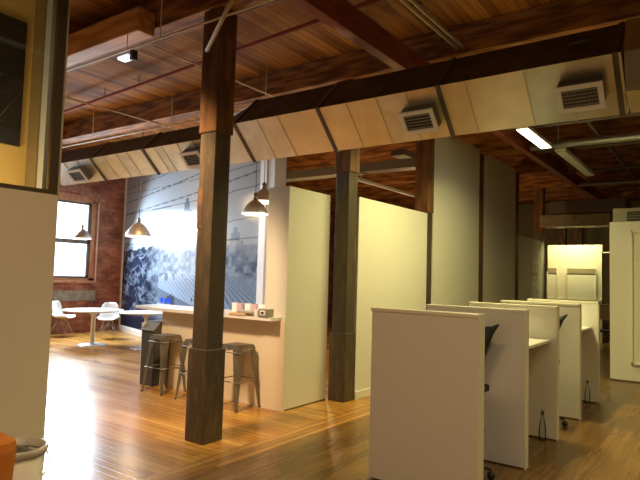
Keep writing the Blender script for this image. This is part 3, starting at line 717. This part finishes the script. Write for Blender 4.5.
# ------------------------------------------------------------------ tables and shell chairs
def table(loc, dia, label):
    t = thing('round_table', label, 'table', loc, 0, 'white round pedestal tables')
    R_ = dia/2
    MB().lathe([(0.001, .715), (R_-.03, .715), (R_, .722), (R_, .74), (R_-.008, .745), (.001, .745)], n=48).build('tabletop', M['top'], t)
    MB().lathe([(.001, 0), (.30, 0), (.30, .012), (.27, .022), (.06, .035), (.001, .035)], n=40).build('base', M['chrome'], t)
    MB().lathe([(.045, .03), (.045, .60), (.12, .712), (.001, .714)], n=20).build('stem', M['chrome'], t)
    return t
table((-10.86, 6.95, 0), 1.22, 'white round table nearest the window')
table((-9.74, 7.45, 0), 1.1, 'white round table behind the dark cabinet, before the mural')
def shell_chair(label):
    t = thing('shell_chair', label, 'chair', (0, 0, 0), 0, 'white shell chairs around the tables')
    # side profile (y forward negative = front)
    prof = [(-.21, .43), (-.17, .445), (-.05, .435), (.08, .43), (.155, .46), (.19, .55), (.215, .66), (.235, .76), (.245, .82)]
    wid = [.20, .225, .235, .235, .23, .225, .21, .18, .12]
    mb = MB(); rows = []; n = 12
    for (y, z), w_ in zip(prof, wid):
        rows.append([(w_*math.sin((i/n-.5)*math.pi*.98)*1.0, y - (.0 if z < .47 else .05*(abs(i/n-.5)*2)**2), z + (.055*(abs(i/n-.5)*2)**3 if z < .47 else 0)) for i in range(n+1)])
    mb.loft(rows, smooth=True, cap=False, close=False)
    o = mb.build('shell', M['shell'], t)
    so = o.modifiers.new('thickness', 'SOLIDIFY'); so.thickness = .012
    wr = MB()
    for sx in (-1, 1):
        for sy_ in (-1, 1):
            wr.tube([(.20*sx, .02+.21*sy_, .01), (.09*sx, .02+.05*sy_, .40)], .006, 6)
            wr.tube([(.20*sx, .02+.21*sy_, .01), (-.04*sx, .02+.10*sy_, .40)], .005, 6)
        wr.tube([(.09*sx, -.12, .41), (.09*sx, .16, .41)], .006, 6)
    wr.tube([(-.13, .02-.14, .17), (.13, .02+.14, .17)], .004, 6); wr.tube([(.13, .02-.14, .17), (-.13, .02+.14, .17)], .004, 6)
    wr.build('wire_base', M['wire'], t)
    return t
ch = shell_chair('white shell chair under the window, at the office wall edge'); ch.location = (-12.72, 7.35, 0); ch.rotation_euler = (0, 0, math.radians(120))
place(ch, (-11.72, 7.88, 0), math.radians(45), 'white shell chair behind the round table, near the brick corner')

# ------------------------------------------------------------------ cubicles
labels = ['nearest white cubicle panel, its broad face to the camera', 'second cubicle panel, behind the nearest one', 'third cubicle panel, carrying the first visible desk',
          'fourth cubicle panel, between the two visible desks', 'fifth and farthest cubicle panel of the row']
for k, y in enumerate((4.125, 5.13, 6.24, 7.34, 8.53)):
    x0 = -2.355; x1 = -1.46 if k == 0 else -1.422
    th = .13 if k == 0 else .10; y0 = y-th
    t = thing('cubicle_divider', labels[k], 'partition', ((x0+x1)/2, y, 0), 0, 'row of standing cubicle panels')
    MB().box(x0+.01, x1-.004, y0, y, .012, 1.325, bev=.003).build('panel', M['cub'], t, True)
    MB().box(x0, x1, y0-.006, y+.006, 1.325, 1.352, bev=.004).build('top_cap', M['cubcap'], t, True)
    MB().box(x1-.004, x1+.003, y0, y, .0, 1.325).build('end_cap', M['cubcap'], t, True)
    MB().box(x0+.05, x1-.05, y0+.02, y-.02, 0, .012).build('foot_rail', M['blackp'], t, True)
def desk(y0, y1, x1, label):
    t = thing('cubicle_desk', label, 'desk', (-1.9, (y0+y1)/2, 0), 0, 'white desks between cubicle panels')
    MB().box(-2.36, x1, y0, y1, .985, 1.012, bev=.003).build('desktop', M['top'], t, True)
    MB().box(-2.36, -2.34, y0, y1, .55, .985).build('modesty_panel', M['cub'], t, True)
    for x in (-2.3, -1.95):
        MB().prism([(y1, .985), (y1-.32, .985), (y1-.32, .965), (y1, .75)], 'X', x, x+.012).build('bracket', M['grille'], t, True)
desk(5.16, 6.135, -1.48, 'white desk on the third cubicle panel')
desk(7.36, 8.425, -1.50, 'white desk on the farthest cubicle panel')
desk(4.14, 4.62, -1.75, 'white desk hidden behind the nearest cubicle panel')
desk(6.25, 6.8, -1.75, 'white desk hidden behind the third cubicle panel')
def task_chair(label):
    t = thing('drafting_chair', label, 'office chair', (0, 0, 0), 0, 'black drafting chairs in the cubicles')
    # curved mesh back with flared upper corners, seen from the side
    rows = []
    for k in range(9):
        q = k/8; z = .77 + .43*q
        w_ = .10 + .145*q**1.3 + (.03 if k == 8 else 0)
        rows.append([(w_*(i/10-.5)*2, .20 + .02*q - .05*((i/10-.5)*2)**2*q, z + (.03*(abs(i/10-.5)*2)**6 if k == 8 else 0)) for i in range(11)])
    o = MB().loft(rows, smooth=True, cap=False, close=False).build('backrest', M['black'], t)
    m_ = o.modifiers.new('thickness', 'SOLIDIFY'); m_.thickness = .025
    MB().box(-.19, .19, -.21, .20, .66, .72, bev=.025).build('seat', M['black'], t)
    MB().tube([(0, .18, .68), (0, .235, .75), (0, .235, .98)], .02, 8).build('back_bracket', M['blackp'], t)
    MB().lathe([(.03, .10), (.03, .42), (.02, .43), (.02, .66)], n=14, cap=True).build('gas_column', M['blackp'], t)
    mb = MB()
    for k in range(5):
        a = k*2*math.pi/5; mb.tube([(0, 0, .11), (.27*math.cos(a), .27*math.sin(a), .075)], .02, 8, .012)
    mb.build('star_base', M['blackp'], t)
    for k in range(5):
        a = k*2*math.pi/5; MB().tube([(.27*math.cos(a)-.018*math.sin(a), .27*math.sin(a)+.018*math.cos(a), .03), (.27*math.cos(a)+.018*math.sin(a), .27*math.sin(a)-.018*math.cos(a), .03)], .03, 12).build('caster', M['blackp'], t)
    mb = MB()
    ring_ = [(.2*math.cos(i*math.pi/10), .2*math.sin(i*math.pi/10), .36) for i in range(21)]
    mb.tube(ring_, .01, 6)
    mb.build('foot_ring', M['wire'], t)
    return t
dc = task_chair('black drafting chair in the first cubicle, only its back corner shows'); dc.location = (-1.84, 4.62, 0); dc.rotation_euler = (0, 0, math.radians(0))
place(dc, (-1.76, 6.80, 0), math.radians(4), 'black drafting chair in the third cubicle, back corner above the panel edge')
# slim bottles on the floor by the panels
def bottle(loc, label):
    t = thing('glass_bottle', label, 'bottle', loc, 0, 'pale bottles standing at the cubicle panels')
    MB().lathe([(.001, 0), (.032, 0), (.036, .01), (.036, .12), (.028, .17), (.014, .23), (.012, .275), (.001, .275)], n=18).build('bottle_body', M['greenglass'], t)
    MB().lathe([(.001, .272), (.016, .272), (.016, .295), (.001, .295)], n=14).build('cap', mat('bottle_cap', (.10, .08, .06), .5), t)
bottle((-1.54, 6.07, 0), 'pale blue-green bottle on the floor at the third cubicle panel')
bottle((-1.545, 8.36, 0), 'pale blue-green bottle on the floor at the farthest cubicle panel')

# ------------------------------------------------------------------ far details
t = thing('framed_poster', 'pale framed poster on the far low partition', 'picture', (-3.96, 14.8, 1.6))
MB().box(-3.968, -3.945, 14.45, 15.15, 1.0, 2.12, bev=.004).build('frame', M['cardw'], t, True)
MB().box(-3.944, -3.94, 14.5, 15.1, 1.05, 2.07).build('print', M['paper'], t, True)
MB().box(-3.94, -3.935, 14.55, 14.98, 1.74, 1.84).build('banner', M['strip'], t, True)
for k, (x0, x1) in enumerate(((-3.62, -2.90), (-4.14, -3.90))):
    t = thing('hanging_whiteboard', ['wide whiteboard with taupe strip on the bright far partition', 'narrow whiteboard at left of the bright far partition'][k], 'whiteboard', ((x0+x1)/2, 16.85, 1.2), 0, 'whiteboards on the far partition')
    MB().box(x0, x1, 16.82, 16.848, .5, 2.0, bev=.004).build('board', M['board'], t, True)
    MB().box(x0, x1, 16.80, 16.819, 1.86, 2.0).build('top_rail', M['strip'], t, True)
    [MB().box(q, q+.02, 16.80, 16.85, .5, 1.9).build('edge_frame', M['cubcap'], t, True) for q in (x0-.02, x1)]
struct('trim_8', MB().box(-4.15, -2.75, 16.80, 16.85, 1.13, 1.16), M['cubcap'], 'ledge along the bright far partition')
t = thing('glazed_panel', 'tall framed glossy panel on the right partition', 'panel', (-.8, 10.66, .3))
MB().box(-1.28, 1.0, 10.63, 10.655, .31, 2.47, bev=.004).build('glossy_sheet', mat('cream_gloss', (.78, .76, .60), .12), t, True)
mb = MB()
mb.box(-1.30, -1.27, 10.61, 10.658, .29, 2.49); mb.box(-1.30, 1.02, 10.61, 10.658, .29, .32); mb.box(-1.30, 1.02, 10.61, 10.658, 2.46, 2.49); mb.build('thin_frame', M['cubcap'], t, True)
mb = MB()
for z in (1.56, 2.02, 2.16): mb.box(-1.27, 1.0, 10.622, 10.63, z, z+.02)  # pale horizontal bars across the glossy sheet
mb.build('pale_bars', M['board'], t, True)
# gap between far partition and screen
o = MB().box(-2.9, -1.9, 20.2, 20.4, 0, 3.0).build('storage_cabinet', mat('grey_green_cabinet', (.16, .17, .11), .5)); tag(o, 'dim grey-green cabinet seen in the far gap', 'cabinet')
t = thing('work_desk', 'small white desk glimpsed in the far gap', 'desk', (-2.4, 15.8, 0))
MB().box(-2.72, -1.95, 15.6, 16.1, .70, .73).build('desktop', M['top'], t, True)
for x in (-2.68, -2.0):
    for y in (15.65, 16.05): MB().tube([(x, y, 0), (x, y, .7)], .015, 8).build('leg', M['darkpipe'], t, True)
o = MB().box(-2.55, -2.3, 15.75, 15.8, .735, .95, bev=.01).build('monitor', M['blackp']); tag(o, 'small dark monitor on the far white desk', 'monitor')
t = thing('beige_chair', 'beige backed chair at the far white desk', 'chair', (-2.42, 15.3, 0))
MB().box(-.18, .18, -.17, -.13, .75, 1.1, bev=.02).build('backrest', mat('beige_cloth', (.40, .31, .18), .8), t)
MB().box(-.2, .2, -.2, .2, .43, .48, bev=.015).build('seat', M['black'], t)
for sx in (-1, 1):
    for sy_ in (-1, 1): MB().tube([(.17*sx, .15*sy_, 0), (.17*sx, .15*sy_, .44 if sy_ > 0 else .8)], .013, 8).build('leg', M['darkpipe'], t)
t = thing('wall_lamp_shelf', 'little warm lit shelf at top of the far gap', 'shelf', (-2.6, 17, 2.3))
MB().box(-2.74, -2.5, 16.9, 17.05, 2.43, 2.46).build('shelf_board', M['top'], t, True)
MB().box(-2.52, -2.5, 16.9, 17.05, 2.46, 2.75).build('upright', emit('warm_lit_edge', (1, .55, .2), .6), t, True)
for k, x in enumerate((-4.62, -4.1)):
    o = MB().box(x-.12, x+.12, 20.6, 20.85, 0, 4.1).build('timber_column', M['timber']); tag(o, ['left', 'right'][k]+' of two dim columns above the bright far partition', 'column', 'far dim columns')

# ------------------------------------------------------------------ bins at lower left
t = thing('waste_bin', 'round white waste bin with liner at bottom left', 'bin', (-3.28, 1.66, 0))
MB().lathe([(.001, .01), (.125, 0), (.13, .02), (.152, .575), (.142, .575), (.12, .03), (.001, .03)], n=36).build('bin_body', M['bin'], t)
MB().lathe([(.153, .545), (.160, .55), (.168, .575), (.166, .588), (.158, .592), (.145, .588), (.136, .55)], n=40).build('bin_liner', M['liner'], t)
bm = bmesh.new(); bmesh.ops.create_icosphere(bm, subdivisions=3, radius=.11)
for v in bm.verts:
    v.co += v.normal*.03*(hsh(int(v.co.x*60)+9, int(v.co.y*60)+int(v.co.z*60)*7)-.5); v.co.z = v.co.z*.4 + .53; v.co.x -= .02; v.co.y -= .01
mb = MB(); bm.verts.index_update(); mb.add([v.co.copy() for v in bm.verts], [tuple(v.index for v in f_.verts) for f_ in bm.faces]); bm.free()
o = mb.build('rubbish', M['trash']); o.location = (-3.28, 1.66, 0); tag(o, 'crumpled dark rubbish filling the white waste bin', 'rubbish', kind='stuff')
_bin = [o_ for o_ in bpy.data.objects if o_.name == 'waste_bin'][0]
MB().tube([(.115, .115, .57), (.135, .125, .50), (.11, .105, .42)], .004, 6).build('liner_fold', M['liner'], _bin)
t = thing('recycling_bin', 'orange plastic recycling bin cut by the left picture edge', 'bin', (-2.79, 1.175, 0))
mb = MB(); rr = []
for z, s_ in ((0, .13), (.02, .14), (.76, .19), (.80, .185), (.82, .16)):
    rr.append([( s_*max(-1, min(1, 1.25*math.cos(a*math.pi/16)))*.75, s_*max(-1, min(1, 1.25*math.sin(a*math.pi/16))), z) for a in range(32)])
mb.loft(rr, smooth=False); mb.build('bin_body', M['orange'], t)
MB().box(-.06, .06, -.08, .08, .82, .832, bev=.004).build('lid_slot', M['blackp'], t)
